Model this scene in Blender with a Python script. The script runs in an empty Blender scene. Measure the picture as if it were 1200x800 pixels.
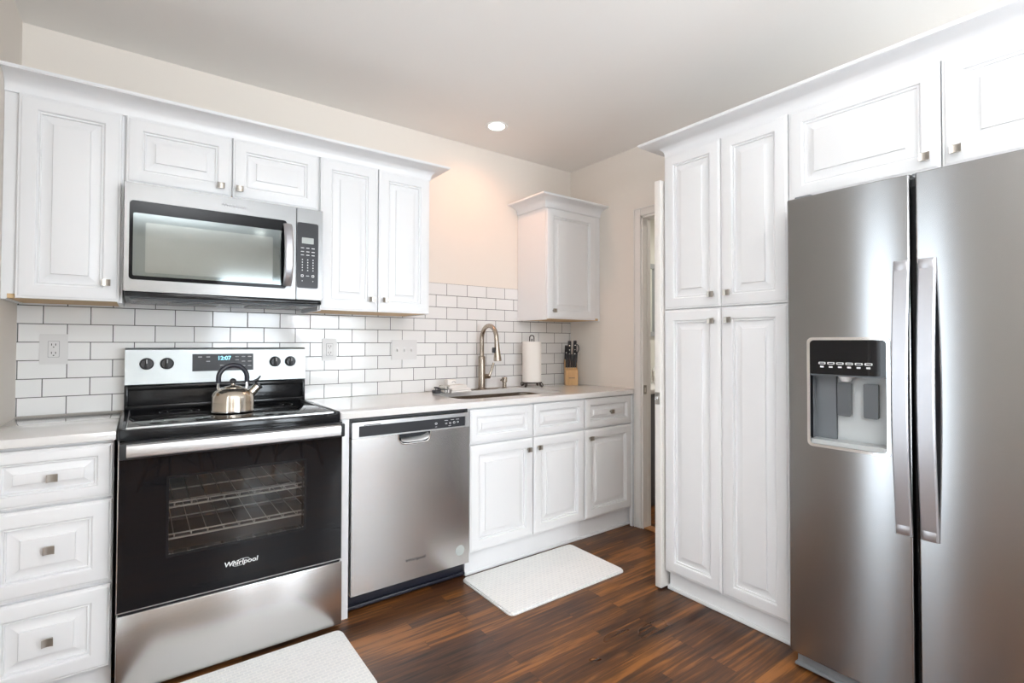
import bpy, bmesh, math, random
from mathutils import Vector, Matrix
random.seed(4)
C = bpy.context.scene.collection
scene = bpy.context.scene

# ------------------------------------------------------------------ camera
cd = bpy.data.cameras.new('camera'); cam = bpy.data.objects.new('camera', cd); C.objects.link(cam)
scene.camera = cam
YAW, PITCH, ROLL, FPX, U0, V0 = math.radians(36.431), math.radians(1.023), math.radians(.154), 590.2, 600.6, 390.77
Fv = Vector((math.sin(YAW)*math.cos(PITCH), math.cos(YAW)*math.cos(PITCH), math.sin(PITCH)))
Rv = Vector((math.cos(YAW), -math.sin(YAW), 0)); Uv = Rv.cross(Fv)
R2 = Rv*math.cos(ROLL) + Uv*math.sin(ROLL); U2 = -Rv*math.sin(ROLL) + Uv*math.cos(ROLL)
rot = Matrix((R2, U2, -Fv)).transposed()
cam.matrix_world = Matrix.Translation((.058, -2.879, 1.225)) @ rot.to_4x4()
cd.sensor_width = 36; cd.sensor_fit = 'HORIZONTAL'; cd.lens = FPX*36/1200
cd.shift_x = -(U0-600)/1200; cd.shift_y = (V0-400)/1200
cd.clip_start = .02

# ------------------------------------------------------------------ world, lights, exposure
vs = scene.view_settings
vs.view_transform = 'Standard'; vs.look = 'None'; vs.gamma = 1; vs.use_curve_mapping = False; vs.exposure = 0.19
w = bpy.data.worlds.new('sky'); scene.world = w; w.use_nodes = True
w.node_tree.nodes['Background'].inputs[0].default_value = (.80, .90, 1, 1)
w.node_tree.nodes['Background'].inputs[1].default_value = 1.6
def area(name, loc, rot, sx, sy, power, col):
    l = bpy.data.lights.new(name, 'AREA'); l.shape = 'RECTANGLE'; l.size = sx; l.size_y = sy
    l.energy = power; l.color = col
    o = bpy.data.objects.new(name, l); C.objects.link(o); o.location = loc; o.rotation_euler = rot
    return o
H = math.pi/2
DAY = (.86, .93, 1)
# daylight entering through the openings of the room behind the camera
area('daylight_tall_window', (-.53, -1.61, 1.08), (0, -H, 0), 2.0, .36, 11, DAY)
area('daylight_window_rear', (1.35, -5.72, 1.40), (H, 0, 0), 1.0, 1.5, 60, DAY)
area('daylight_window_far', (2.60, -5.72, 1.40), (H, 0, 0), .9, 1.5, 56, DAY)
area('daylight_window_side', (-.53, -3.90, 1.40), (0, -H, 0), 1.5, 1.4, 10, DAY)

# ------------------------------------------------------------------ helpers
ORG = {}
def thing(name, label, cat, loc=(0, 0, 0), group=None):
    o = bpy.data.objects.new(name, None); C.objects.link(o); o.location = loc
    o.empty_display_size = .05
    ORG[o] = Vector(loc); tag(o, label, cat, group); return o
def tag(o, label=None, cat=None, group=None, kind=None):
    if label: o['label'] = label
    if cat: o['category'] = cat
    if group: o['group'] = group
    if kind: o['kind'] = kind
    return o
def obj(name, bm, m, parent=None, origin=None, ang=32):
    bmesh.ops.recalc_face_normals(bm, faces=bm.faces)
    if parent is not None: org = ORG[parent]
    elif origin is not None: org = Vector(origin)
    else:
        lo = Vector((min(v.co[i] for v in bm.verts) for i in range(3))); hi = Vector((max(v.co[i] for v in bm.verts) for i in range(3)))
        org = Vector(((lo.x+hi.x)/2, (lo.y+hi.y)/2, lo.z))
    bmesh.ops.translate(bm, verts=bm.verts, vec=-org)
    for f in bm.faces: f.smooth = True
    for e in bm.edges:
        e.smooth = len(e.link_faces) == 2 and e.calc_face_angle(0) < math.radians(ang)
    me = bpy.data.meshes.new(name); bm.to_mesh(me); bm.free(); me.materials.append(m)
    o = bpy.data.objects.new(name, me); C.objects.link(o)
    if parent is not None: o.parent = parent
    else: o.location = org
    ORG[o] = org
    return o
def struct(name, bm, m, label=None):
    o = obj(name, bm, m, origin=(0, 0, 0)); o['kind'] = 'structure'
    if label: o['label'] = label
    return o
def B(): return bmesh.new()
def join(bm, t):
    me = bpy.data.meshes.new('t'); t.to_mesh(me); t.free(); bm.from_mesh(me); bpy.data.meshes.remove(me); return bm
def box(bm, x0, x1, y0, y1, z0, z1, bev=0, seg=2):
    t = bmesh.new(); bmesh.ops.create_cube(t, size=1)
    for v in t.verts:
        v.co = Vector(((x0+x1)/2+v.co.x*(x1-x0), (y0+y1)/2+v.co.y*(y1-y0), (z0+z1)/2+v.co.z*(z1-z0)))
    if bev: bmesh.ops.bevel(t, geom=list(t.edges), offset=bev, segments=seg, affect='EDGES', profile=.5)
    return join(bm, t)
def bx(*a, **k): return box(B(), *a, **k)
def tube(bm, pts, r, seg=10, closed=False, cap=True):
    pts = [Vector(p) for p in pts]; n = len(pts); rs = r if isinstance(r, (list, tuple)) else [r]*n
    tan = []
    for i in range(n):
        a = pts[i-1] if (i > 0 or closed) else pts[i]; b = pts[(i+1) % n] if (i < n-1 or closed) else pts[i]
        tan.append((b-a).normalized())
    u = Vector((0, 0, 1)) if abs(tan[0].z) < .9 else Vector((1, 0, 0))
    u = (u - tan[0]*u.dot(tan[0])).normalized(); rings = []
    for i in range(n):
        u = (u - tan[i]*u.dot(tan[i])).normalized(); v = tan[i].cross(u)
        rings.append([bm.verts.new(pts[i]+(u*math.cos(2*math.pi*k/seg)+v*math.sin(2*math.pi*k/seg))*rs[i]) for k in range(seg)])
    for i in range(n if closed else n-1):
        a, b = rings[i], rings[(i+1) % n]
        for k in range(seg): bm.faces.new((a[k], a[(k+1) % seg], b[(k+1) % seg], b[k]))
    if cap and not closed: bm.faces.new(rings[0]); bm.faces.new(rings[-1])
    return bm
def lathe(bm, c, prof, seg=32, axis='z'):
    c = Vector(c); rings = []
    def P(r, h, a):
        if axis == 'z': return c+Vector((r*math.cos(a), r*math.sin(a), h))
        if axis == 'y': return c+Vector((r*math.cos(a), -h, r*math.sin(a)))
        return c+Vector((-h, r*math.cos(a), r*math.sin(a)))
    for r, h in prof:
        if r < 1e-6: rings.append([bm.verts.new(P(0, h, 0))])
        else: rings.append([bm.verts.new(P(r, h, 2*math.pi*k/seg)) for k in range(seg)])
    for a, b in zip(rings, rings[1:]):
        for k in range(seg):
            q = [a[k % len(a)], a[(k+1) % len(a)], b[(k+1) % len(b)], b[k % len(b)]]
            q2 = []
            for v in q:
                if v not in q2: q2.append(v)
            if len(q2) > 2: bm.faces.new(q2)
    if len(rings[0]) > 1: bm.faces.new(rings[0])
    if len(rings[-1]) > 1: bm.faces.new(rings[-1])
    return bm
def PY(face): return lambda u, v, d: Vector((u, face-d, v))       # faces -y, u = x, v = z
def PX(face): return lambda u, v, d: Vector((face-d, u, v))       # faces -x, u = y, v = z
def PZ(face): return lambda u, v, d: Vector((u, v, face+d))       # faces up
def rrect(u0, u1, v0, v1, r, n=6):
    out = []
    for cu, cv, a0 in ((u1-r, v1-r, 0), (u0+r, v1-r, 90), (u0+r, v0+r, 180), (u1-r, v0+r, 270)):
        for k in range(n+1):
            a = math.radians(a0+90*k/n); out.append((cu+r*math.cos(a), cv+r*math.sin(a)))
    return out
def plate(bm, P, outer, holes, d0, d1):
    """a slab between depths d0 and d1 with the outline and holes given in the face's own plane"""
    t = bmesh.new(); es = []
    for loop in [outer]+list(holes):
        vv = [t.verts.new((a, b, 0)) for a, b in loop]
        es += [t.edges.new((vv[i], vv[(i+1) % len(vv)])) for i in range(len(vv))]
    if holes: bmesh.ops.triangle_fill(t, use_beauty=True, use_dissolve=False, edges=es)
    else: t.faces.new(list(t.verts))
    r = bmesh.ops.extrude_face_region(t, geom=list(t.faces))
    top = [g for g in r['geom'] if isinstance(g, bmesh.types.BMVert)]
    for v in t.verts: v.co.z = d0
    for v in top: v.co.z = d1
    for v in t.verts: v.co = P(v.co.x, v.co.y, v.co.z)
    return join(bm, t)
def rings(bm, P, u0, u1, v0, v1, prof, close_back=True):
    """concentric rectangles: profile of (inset, depth)"""
    R = []
    for i, d in prof:
        R.append([bm.verts.new(P(a, b, d)) for a, b in ((u0+i, v0+i), (u1-i, v0+i), (u1-i, v1-i), (u0+i, v1-i))])
    for a, b in zip(R, R[1:]):
        for k in range(4): bm.faces.new((a[k], a[(k+1) % 4], b[(k+1) % 4], b[k]))
    bm.faces.new(R[-1])
    if close_back: bm.faces.new(R[0])
    return bm
def sweep(bm, path, prof, closed_prof=True):
    """profile of (outward offset, z) swept along an xy path with mitred corners; outward = right of travel"""
    n = len(path); R = []
    P2 = [Vector((p[0], p[1])) for p in path]
    for i in range(n):
        d0 = (P2[i]-P2[i-1]).normalized() if i else None
        d1 = (P2[i+1]-P2[i]).normalized() if i < n-1 else None
        n0 = Vector((d0.y, -d0.x)) if d0 else None; n1 = Vector((d1.y, -d1.x)) if d1 else None
        if n0 is None: m = n1
        elif n1 is None: m = n0
        else: m = (n0+n1); m = m/ (m.dot(n0))
        R.append([bm.verts.new((P2[i].x+m.x*o, P2[i].y+m.y*o, z)) for o, z in prof])
    k = len(prof)
    for a, b in zip(R, R[1:]):
        for j in range(k): bm.faces.new((a[j], a[(j+1) % k], b[(j+1) % k], b[j]))
    bm.faces.new(R[0]); bm.faces.new(R[-1])
    return bm
def xform(bm, c, rz=0, rx=0):
    M = Matrix.Translation(c) @ Matrix.Rotation(rz, 4, 'Z') @ Matrix.Rotation(rx, 4, 'X')
    bmesh.ops.transform(bm, matrix=M, verts=bm.verts); return bm
def text(name, s, size, P, u, v, d, m, parent, shear=0, bold=0, sx=1):
    c = bpy.data.curves.new('t', 'FONT'); c.body = s; c.size = size; c.align_x = 'CENTER'; c.align_y = 'CENTER'
    c.extrude = .0004; c.shear = shear; c.offset = bold
    o = bpy.data.objects.new('t', c); C.objects.link(o)
    bpy.context.view_layer.update()
    me = bpy.data.meshes.new_from_object(o.evaluated_get(bpy.context.evaluated_depsgraph_get()))
    bpy.data.objects.remove(o); bpy.data.curves.remove(c)
    bm = bmesh.new(); bm.from_mesh(me); bpy.data.meshes.remove(me)
    for q in bm.verts: q.co = P(u+q.co.x*sx, v+q.co.y, d+q.co.z)
    return obj(name, bm, m, parent)

# ------------------------------------------------------------------ materials
def mat(name, col, rough=.5, metal=0, spec=.5, aniso=0, coat=0, ior=None, bump=None, emit=None, estr=0):
    m = bpy.data.materials.new(name); m.use_nodes = True
    nt = m.node_tree; b = nt.nodes['Principled BSDF']
    b.inputs['Base Color'].default_value = (*col, 1); b.inputs['Roughness'].default_value = rough
    b.inputs['Metallic'].default_value = metal; b.inputs['Specular IOR Level'].default_value = spec
    b.inputs['Coat Weight'].default_value = coat; b.inputs['Coat Roughness'].default_value = .05
    if ior: b.inputs['IOR'].default_value = ior
    if aniso:
        b.inputs['Anisotropic'].default_value = aniso; b.inputs['Anisotropic Rotation'].default_value = .25
        t = nt.nodes.new('ShaderNodeTangent'); t.direction_type = 'RADIAL'; t.axis = 'Z'
        nt.links.new(t.outputs[0], b.inputs['Tangent'])
    if emit: b.inputs['Emission Color'].default_value = (*emit, 1); b.inputs['Emission Strength'].default_value = estr
    if bump:
        tc = nt.nodes.new('ShaderNodeTexCoord'); mp = nt.nodes.new('ShaderNodeMapping'); no = nt.nodes.new('ShaderNodeTexNoise'); bp = nt.nodes.new('ShaderNodeBump')
        mp.inputs['Scale'].default_value = bump[0]; no.inputs['Scale'].default_value = 1; no.inputs['Detail'].default_value = 3
        bp.inputs['Strength'].default_value = bump[1]; bp.inputs['Distance'].default_value = .002
        nt.links.new(tc.outputs['Object'], mp.inputs[0]); nt.links.new(mp.outputs[0], no.inputs[0])
        nt.links.new(no.outputs[0], bp.inputs['Height']); nt.links.new(bp.outputs[0], b.inputs['Normal'])
    return m
def N(nt, t, **k):
    n = nt.nodes.new(t)
    for a, v in k.items(): setattr(n, a, v)
    return n
def steel(name, col, rough, aniso=.6, sc=(1, 1, 300)):
    """brushed steel: fine horizontal grain varies the roughness and tone a little"""
    m = mat(name, col, rough, 1, aniso=aniso); nt = m.node_tree; b = nt.nodes['Principled BSDF']; L = nt.links.new
    tc = N(nt, 'ShaderNodeTexCoord'); mp = N(nt, 'ShaderNodeMapping'); mp.inputs['Scale'].default_value = sc
    no = N(nt, 'ShaderNodeTexNoise'); no.inputs['Scale'].default_value = 1; no.inputs['Detail'].default_value = 2
    mr = N(nt, 'ShaderNodeMapRange'); mr.inputs[3].default_value = rough*.97; mr.inputs[4].default_value = rough*1.03
    L(tc.outputs['Object'], mp.inputs[0]); L(mp.outputs[0], no.inputs[0]); L(no.outputs[0], mr.inputs[0]); L(mr.outputs[0], b.inputs['Roughness'])
    return m
M = {}
M['cabinet'] = mat('cabinet_paint', (.83, .83, .835), .32)
M['wall'] = mat('wall_paint', (.81, .75, .68), .75, bump=((90, 90, 90), .06))
M['ceiling'] = mat('ceiling_paint', (.91, .885, .85), .85, bump=((70, 70, 70), .08))
M['trim'] = mat('trim_paint', (.80, .77, .73), .4)
M['splash'] = mat('side_wall_paint', (.74, .72, .67), .6)
M['quartz'] = mat('quartz', (.80, .785, .765), .03, spec=.55, coat=.3)
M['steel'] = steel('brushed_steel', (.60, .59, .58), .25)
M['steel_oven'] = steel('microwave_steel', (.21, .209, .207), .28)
M['steel_fridge'] = steel('fridge_steel', (.35, .35, .352), .24, .9)
M['steel_light'] = steel('light_steel', (.68, .68, .68), .30, .3)
M['steel_panel'] = mat('backguard_steel', (.37, .39, .39), .38, .85)
M['handle'] = mat('handle_steel', (.50, .50, .525), .34, .9)
M['nickel'] = mat('brushed_nickel', (.42, .36, .30), .27, 1)
M['knob'] = mat('pewter_knob', (.42, .39, .35), .30, 1)
M['chrome'] = mat('chrome', (.85, .85, .85), .08, 1)
M['kettle'] = mat('kettle_steel', (.66, .60, .52), .17, 1, aniso=.5)
M['black_glass'] = mat('black_glass', (.006, .006, .007), .03, spec=.33)
M['mw_black'] = mat('microwave_black_glass', (.006, .006, .007), .06, spec=.10)
M['black'] = mat('black_enamel', (.010, .010, .011), .12, spec=.3)
M['black_matte'] = mat('black_plastic', (.018, .018, .02), .4)
M['dark_panel'] = mat('dark_control_panel', (.035, .036, .040), .3, spec=.25)
M['rubber'] = mat('navy_black_rubber', (.012, .013, .022), .35)
M['grey_plastic'] = mat('grey_plastic', (.20, .21, .22), .4)
M['disp_grey'] = mat('dispenser_grey', (.46, .48, .48), .35)
M['disp_dark'] = mat('dispenser_dark', (.12, .13, .14), .25)
M['paddle'] = mat('paddle_grey', (.085, .09, .095), .3)
M['print'] = mat('pale_print', (.75, .75, .75), .5)
M['dim_print'] = mat('grey_print', (.30, .30, .31), .5)
M['led'] = mat('led_digits', (.2, .6, .8), .5, emit=(.35, .8, 1), estr=1.1)
M['lcd'] = mat('lcd_grey', (.42, .45, .43), .3)
M['mw_glass'] = mat('mirrored_door_glass', (.105, .118, .116), .06, .85)
M['mw_glass2'] = mat('mirrored_inner_glass', (.155, .165, .158), .10, .85)
M['white_plastic'] = mat('white_plastic', (.70, .69, .68), .35)
M['slot'] = mat('dark_slot', (.03, .03, .03), .6)
M['raw_wood'] = mat('raw_plywood', (.66, .46, .25), .6, bump=((3, 60, 60), .1))
M['paper'] = mat('paper_towel', (.88, .84, .79), .95, bump=((150, 150, 150), .4))
M['iron'] = mat('bronze_wire', (.055, .045, .04), .4, .7)
M['cloth'] = mat('white_cloth', (.86, .82, .78), .95, bump=((300, 300, 300), .5))
M['dark_cloth'] = mat('dark_grey_scrubber', (.06, .06, .065), .8, bump=((300, 300, 300), .5))
M['bath_wall'] = mat('bath_wall_paint', (.80, .80, .74), .7)
M['vanity'] = mat('vanity_grey', (.12, .125, .135), .4)
M['mirror'] = mat('mirror_glass', (.85, .88, .88), .02, 1)
M['mframe'] = mat('mirror_frame', (.42, .44, .45), .4)
M['chair_wood'] = mat('chair_leg_wood', (.38, .17, .06), .4)
M['chair_shell'] = mat('chair_shell', (.75, .75, .75), .4)
M['rack'] = mat('rack_wire', (.75, .75, .75), .3, .3)
M['can'] = mat('lamp_lens', (1, 1, 1), .5, emit=(1, .94, .86), estr=14)
M['globe'] = mat('fill_globe', (.9, .9, .9), .3, emit=(1, .97, .92), estr=3)
M['can_trim'] = mat('lamp_trim', (.85, .85, .83), .4)
def window_glass(name, tint, mixf, rough=.02):
    m = bpy.data.materials.new(name); m.use_nodes = True; nt = m.node_tree; nt.nodes.clear(); L = nt.links.new
    out = N(nt, 'ShaderNodeOutputMaterial'); tr = N(nt, 'ShaderNodeBsdfTransparent'); gl = N(nt, 'ShaderNodeBsdfGlossy'); mx = N(nt, 'ShaderNodeMixShader'); fr = N(nt, 'ShaderNodeFresnel')
    tr.inputs[0].default_value = (*tint, 1); gl.inputs['Roughness'].default_value = rough; fr.inputs[0].default_value = mixf
    L(fr.outputs[0], mx.inputs[0]); L(tr.outputs[0], mx.inputs[1]); L(gl.outputs[0], mx.inputs[2]); L(mx.outputs[0], out.inputs[0])
    return m
M['pane'] = window_glass('clear_pane', (.95, .97, .97), 1.45)
M['oven_pane'] = window_glass('tinted_oven_pane', (.80, .79, .77), 1.6)
def tile_mat():
    m = mat('subway_tile', (.8, .8, .8), .1); nt = m.node_tree; b = nt.nodes['Principled BSDF']; L = nt.links.new
    W, RH = .1539, .0769
    tc = N(nt, 'ShaderNodeTexCoord'); sp = N(nt, 'ShaderNodeSeparateXYZ'); cb = N(nt, 'ShaderNodeCombineXYZ')
    ax = N(nt, 'ShaderNodeMath', operation='ADD'); ax.inputs[1].default_value = .196+W/2+W*20
    az = N(nt, 'ShaderNodeMath', operation='SUBTRACT'); az.inputs[1].default_value = .914
    L(tc.outputs['Object'], sp.inputs[0]); L(sp.outputs[0], ax.inputs[0]); L(sp.outputs[2], az.inputs[0]); L(ax.outputs[0], cb.inputs[0]); L(az.outputs[0], cb.inputs[1])
    def brick(ms, sm):
        k = N(nt, 'ShaderNodeTexBrick'); k.offset = .5; k.offset_frequency = 2; k.squash = 1
        k.inputs['Scale'].default_value = 1; k.inputs['Mortar Size'].default_value = ms; k.inputs['Mortar Smooth'].default_value = sm
        k.inputs['Brick Width'].default_value = W; k.inputs['Row Height'].default_value = RH; k.inputs['Bias'].default_value = 0
        k.inputs['Color1'].default_value = (.85, .845, .835, 1); k.inputs['Color2'].default_value = (.80, .795, .785, 1); k.inputs['Mortar'].default_value = (.085, .08, .078, 1)
        L(cb.outputs[0], k.inputs['Vector']); return k
    k = brick(.0018, .1); k2 = brick(.0035, 1)
    L(k.outputs['Color'], b.inputs['Base Color'])
    mr = N(nt, 'ShaderNodeMapRange'); mr.inputs[3].default_value = .09; mr.inputs[4].default_value = .8; L(k.outputs['Fac'], mr.inputs[0]); L(mr.outputs[0], b.inputs['Roughness'])
    no = N(nt, 'ShaderNodeTexNoise'); no.inputs['Scale'].default_value = 9; L(tc.outputs['Object'], no.inputs[0])
    sb = N(nt, 'ShaderNodeMath', operation='MULTIPLY_ADD'); sb.inputs[1].default_value = -1; L(k2.outputs['Fac'], sb.inputs[0]); L(no.outputs[0], sb.inputs[2])
    bp = N(nt, 'ShaderNodeBump'); bp.inputs['Strength'].default_value = .35; bp.inputs['Distance'].default_value = .0015; L(sb.outputs[0], bp.inputs['Height']); L(bp.outputs[0], b.inputs['Normal'])
    return m
M['tile'] = tile_mat()
def floor_mat():
    m = mat('walnut_planks', (.1, .05, .02), .25, spec=.32); nt = m.node_tree; b = nt.nodes['Principled BSDF']; L = nt.links.new
    tc = N(nt, 'ShaderNodeTexCoord')
    k = N(nt, 'ShaderNodeTexBrick'); k.offset = .37; k.offset_frequency = 3; k.inputs['Scale'].default_value = 1
    k.inputs['Mortar Size'].default_value = .0006; k.inputs['Mortar Smooth'].default_value = .3; k.inputs['Brick Width'].default_value = .62; k.inputs['Row Height'].default_value = .058; k.inputs['Bias'].default_value = 0
    k.inputs['Color1'].default_value = (0, 0, 0, 1); k.inputs['Color2'].default_value = (1, 1, 1, 1); k.inputs['Mortar'].default_value = (.3, .3, .3, 1)
    L(tc.outputs['Object'], k.inputs['Vector'])
    # grain shifted per plank
    add = N(nt, 'ShaderNodeVectorMath', operation='MULTIPLY_ADD'); add.inputs[1].default_value = (9, 9, 9); L(k.outputs['Color'], add.inputs[0]); L(tc.outputs['Object'], add.inputs[2])
    mp = N(nt, 'ShaderNodeMapping'); mp.inputs['Scale'].default_value = (3, 55, 1); L(add.outputs[0], mp.inputs[0])
    g = N(nt, 'ShaderNodeTexNoise'); g.inputs['Scale'].default_value = 1; g.inputs['Detail'].default_value = 6; g.inputs['Roughness'].default_value = .62; g.inputs['Distortion'].default_value = .2; L(mp.outputs[0], g.inputs[0])
    mp2 = N(nt, 'ShaderNodeMapping'); mp2.inputs['Scale'].default_value = (1.3, 3.2, 1); L(tc.outputs['Object'], mp2.inputs[0])
    g2 = N(nt, 'ShaderNodeTexNoise'); g2.inputs['Scale'].default_value = 1; g2.inputs['Detail'].default_value = 3; L(mp2.outputs[0], g2.inputs[0])
    a1 = N(nt, 'ShaderNodeMath', operation='MULTIPLY_ADD'); a1.inputs[1].default_value = .22; L(k.outputs['Color'], a1.inputs[0]); 
    a0 = N(nt, 'ShaderNodeMath', operation='MULTIPLY'); a0.inputs[1].default_value = .95; L(g.outputs[0], a0.inputs[0]); L(a0.outputs[0], a1.inputs[2])
    a2 = N(nt, 'ShaderNodeMath', operation='MULTIPLY_ADD'); a2.inputs[1].default_value = .50; L(g2.outputs[0], a2.inputs[0]); L(a1.outputs[0], a2.inputs[2])
    cr = N(nt, 'ShaderNodeValToRGB'); e = cr.color_ramp.elements
    e[0].position = .60; e[0].color = (.018, .008, .005, 1); e[1].position = 1.0; e[1].color = (.23, .088, .021, 1)
    x = e.new(.74); x.color = (.060, .024, .011, 1); x = e.new(.87); x.color = (.105, .040, .012, 1)
    L(a2.outputs[0], cr.inputs[0])
    mx = N(nt, 'ShaderNodeMix', data_type='RGBA'); mx.inputs['B'].default_value = (.015, .007, .004, 1); L(k.outputs['Fac'], mx.inputs['Factor']); L(cr.outputs[0], mx.inputs['A'])
    L(mx.outputs['Result'], b.inputs['Base Color'])
    mr = N(nt, 'ShaderNodeMapRange'); mr.inputs[3].default_value = .20; mr.inputs[4].default_value = .42; L(g2.outputs[0], mr.inputs[0]); L(mr.outputs[0], b.inputs['Roughness'])
    bp = N(nt, 'ShaderNodeBump'); bp.inputs['Strength'].default_value = .12; bp.inputs['Distance'].default_value = .002; L(g.outputs[0], bp.inputs['Height']); L(bp.outputs[0], b.inputs['Normal'])
    return m
M['floor'] = floor_mat()
def mat_mat():
    m = mat('cushion_mat_vinyl', (.7, .7, .68), .5); nt = m.node_tree; b = nt.nodes['Principled BSDF']; L = nt.links.new
    tc = N(nt, 'ShaderNodeTexCoord'); mp = N(nt, 'ShaderNodeMapping'); mp.inputs['Rotation'].default_value = (0, 0, .0)
    k = N(nt, 'ShaderNodeTexBrick'); k.offset = .5; k.offset_frequency = 2
    for a, v in (('Scale', 1), ('Mortar Size', .0032), ('Mortar Smooth', .5), ('Brick Width', .026), ('Row Height', .017), ('Bias', 0)): k.inputs[a].default_value = v
    k.inputs['Color1'].default_value = (.70, .70, .695, 1); k.inputs['Color2'].default_value = (.745, .745, .74, 1); k.inputs['Mortar'].default_value = (.80, .79, .77, 1)
    L(tc.outputs['Object'], mp.inputs[0]); L(mp.outputs[0], k.inputs['Vector']); L(k.outputs['Color'], b.inputs['Base Color'])
    bp = N(nt, 'ShaderNodeBump'); bp.inputs['Strength'].default_value = .5; bp.inputs['Distance'].default_value = .002; L(k.outputs['Fac'], bp.inputs['Height']); L(bp.outputs[0], b.inputs['Normal'])
    return m
M['mat'] = mat_mat()
def wood_mat(name, c0, c1, sc):
    m = mat(name, c0, .45); nt = m.node_tree; b = nt.nodes['Principled BSDF']; L = nt.links.new
    tc = N(nt, 'ShaderNodeTexCoord'); mp = N(nt, 'ShaderNodeMapping'); mp.inputs['Scale'].default_value = sc
    no = N(nt, 'ShaderNodeTexNoise'); no.inputs['Scale'].default_value = 1; no.inputs['Detail'].default_value = 4
    cr = N(nt, 'ShaderNodeValToRGB'); cr.color_ramp.elements[0].position = .3; cr.color_ramp.elements[1].position = .7
    cr.color_ramp.elements[0].color = (*c0, 1); cr.color_ramp.elements[1].color = (*c1, 1)
    L(tc.outputs['Object'], mp.inputs[0]); L(mp.outputs[0], no.inputs[0]); L(no.outputs[0], cr.inputs[0]); L(cr.outputs[0], b.inputs['Base Color'])
    return m
M['block'] = wood_mat('block_wood', (.50, .28, .11), (.62, .37, .16), (60, 60, 8))
def stripe_mat():
    m = mat('striped_cloth', (.8, .78, .75), .95); nt = m.node_tree; b = nt.nodes['Principled BSDF']; L = nt.links.new
    tc = N(nt, 'ShaderNodeTexCoord'); wv = N(nt, 'ShaderNodeTexWave', wave_type='BANDS', bands_direction='X'); wv.inputs['Scale'].default_value = 18; wv.inputs['Distortion'].default_value = .6
    cr = N(nt, 'ShaderNodeValToRGB'); cr.color_ramp.elements[0].position = .35; cr.color_ramp.elements[1].position = .5
    cr.color_ramp.elements[0].color = (.18, .18, .18, 1); cr.color_ramp.elements[1].color = (.82, .79, .75, 1)
    L(tc.outputs['Object'], wv.inputs[0]); L(wv.outputs[0], cr.inputs[0]); L(cr.outputs[0], b.inputs['Base Color'])
    return m
M['stripe'] = stripe_mat()

# ------------------------------------------------------------------ room shell
XL, XR, HC = -.354, 2.743, 2.551
YB, XE = -5.6, 4.6
struct('floor', bx(-.5, XE+.1, YB-.1, .4, -.08, 0), M['floor'])
b = bx(-.5, XE+.1, YB-.1, .4, HC, HC+.1)
struct('ceiling', b, M['ceiling'])
struct('wall_back', bx(XL-.12, 4.2, 0, .12, 0, HC), M['wall'])
b = B()
box(b, XR, XR+.072, -.69, 0, 0, HC); box(b, XR, XR+.072, -1.295, -.69, 2.07, HC); box(b, XR, XR+.072, -2.96, -1.295, 0, HC)
struct('wall_right', b, M['wall'])
b = B()   # left wall with a tall narrow window and a wide one, both behind the picture's edge
box(b, XL-.12, XL, -1.42, 0, 0, HC); box(b, XL-.12, XL, -1.80, -1.42, 2.08, HC); box(b, XL-.12, XL, -3.15, -1.80, 0, HC)
box(b, XL-.12, XL, -4.65, -3.15, 0, .70); box(b, XL-.12, XL, -4.65, -3.15, 2.10, HC); box(b, XL-.12, XL, YB, -4.65, 0, HC)
struct('wall_left', b, M['wall'])
b = B()
for x0, x1 in ((XL-.12, .85), (1.85, 2.15), (3.05, XE)): box(b, x0, x1, YB-.12, YB, 0, HC)
for x0, x1 in ((.85, 1.85), (2.15, 3.05)): box(b, x0, x1, YB-.12, YB, 0, .62); box(b, x0, x1, YB-.12, YB, 2.16, HC)
struct('wall_rear', b, M['wall'])
b = B(); box(b, XR+.072, XE, -2.96, -2.84, 0, HC); struct('wall_hall', b, M['wall'])
struct('wall_far', bx(XE, XE+.12, YB, -2.84, 0, HC), M['wall'])
def window(n, P, u0, u1, v0, v1, mull):
    f = B(); plate(f, P, [(u0, v0), (u1, v0), (u1, v1), (u0, v1)], [[(u0+.05, v0+.05), (u1-.05, v0+.05), (u1-.05, v1-.05), (u0+.05, v1-.05)]], -.09, -.03)
    if mull:
        t = [P(u0+.05, (v0+v1)/2-.02, -.085), P(u1-.05, (v0+v1)/2+.02, -.035)]
        box(f, *sorted((t[0].x, t[1].x)), *sorted((t[0].y, t[1].y)), *sorted((t[0].z, t[1].z)))
    o = struct(n, f, M['trim'])
    g = B(); q = [g.verts.new(P(a, c, -.06)) for a, c in ((u0+.045, v0+.045), (u1-.045, v0+.045), (u1-.045, v1-.045), (u0+.045, v1-.045))]; g.faces.new(q)
    obj('pane', g, M['pane'], o)
PL = lambda u, v, d: Vector((XL+d, u, v))
PR = lambda u, v, d: Vector((u, YB+d, v))
window('window_4', PL, -1.80, -1.42, 0.005, 2.08, False)
window('window_1', PL, -4.65, -3.15, .70, 2.10, True)
window('window_2', PR, .85, 1.85, .62, 2.16, True)
window('window_3', PR, 2.15, 3.05, .62, 2.16, True)

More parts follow.
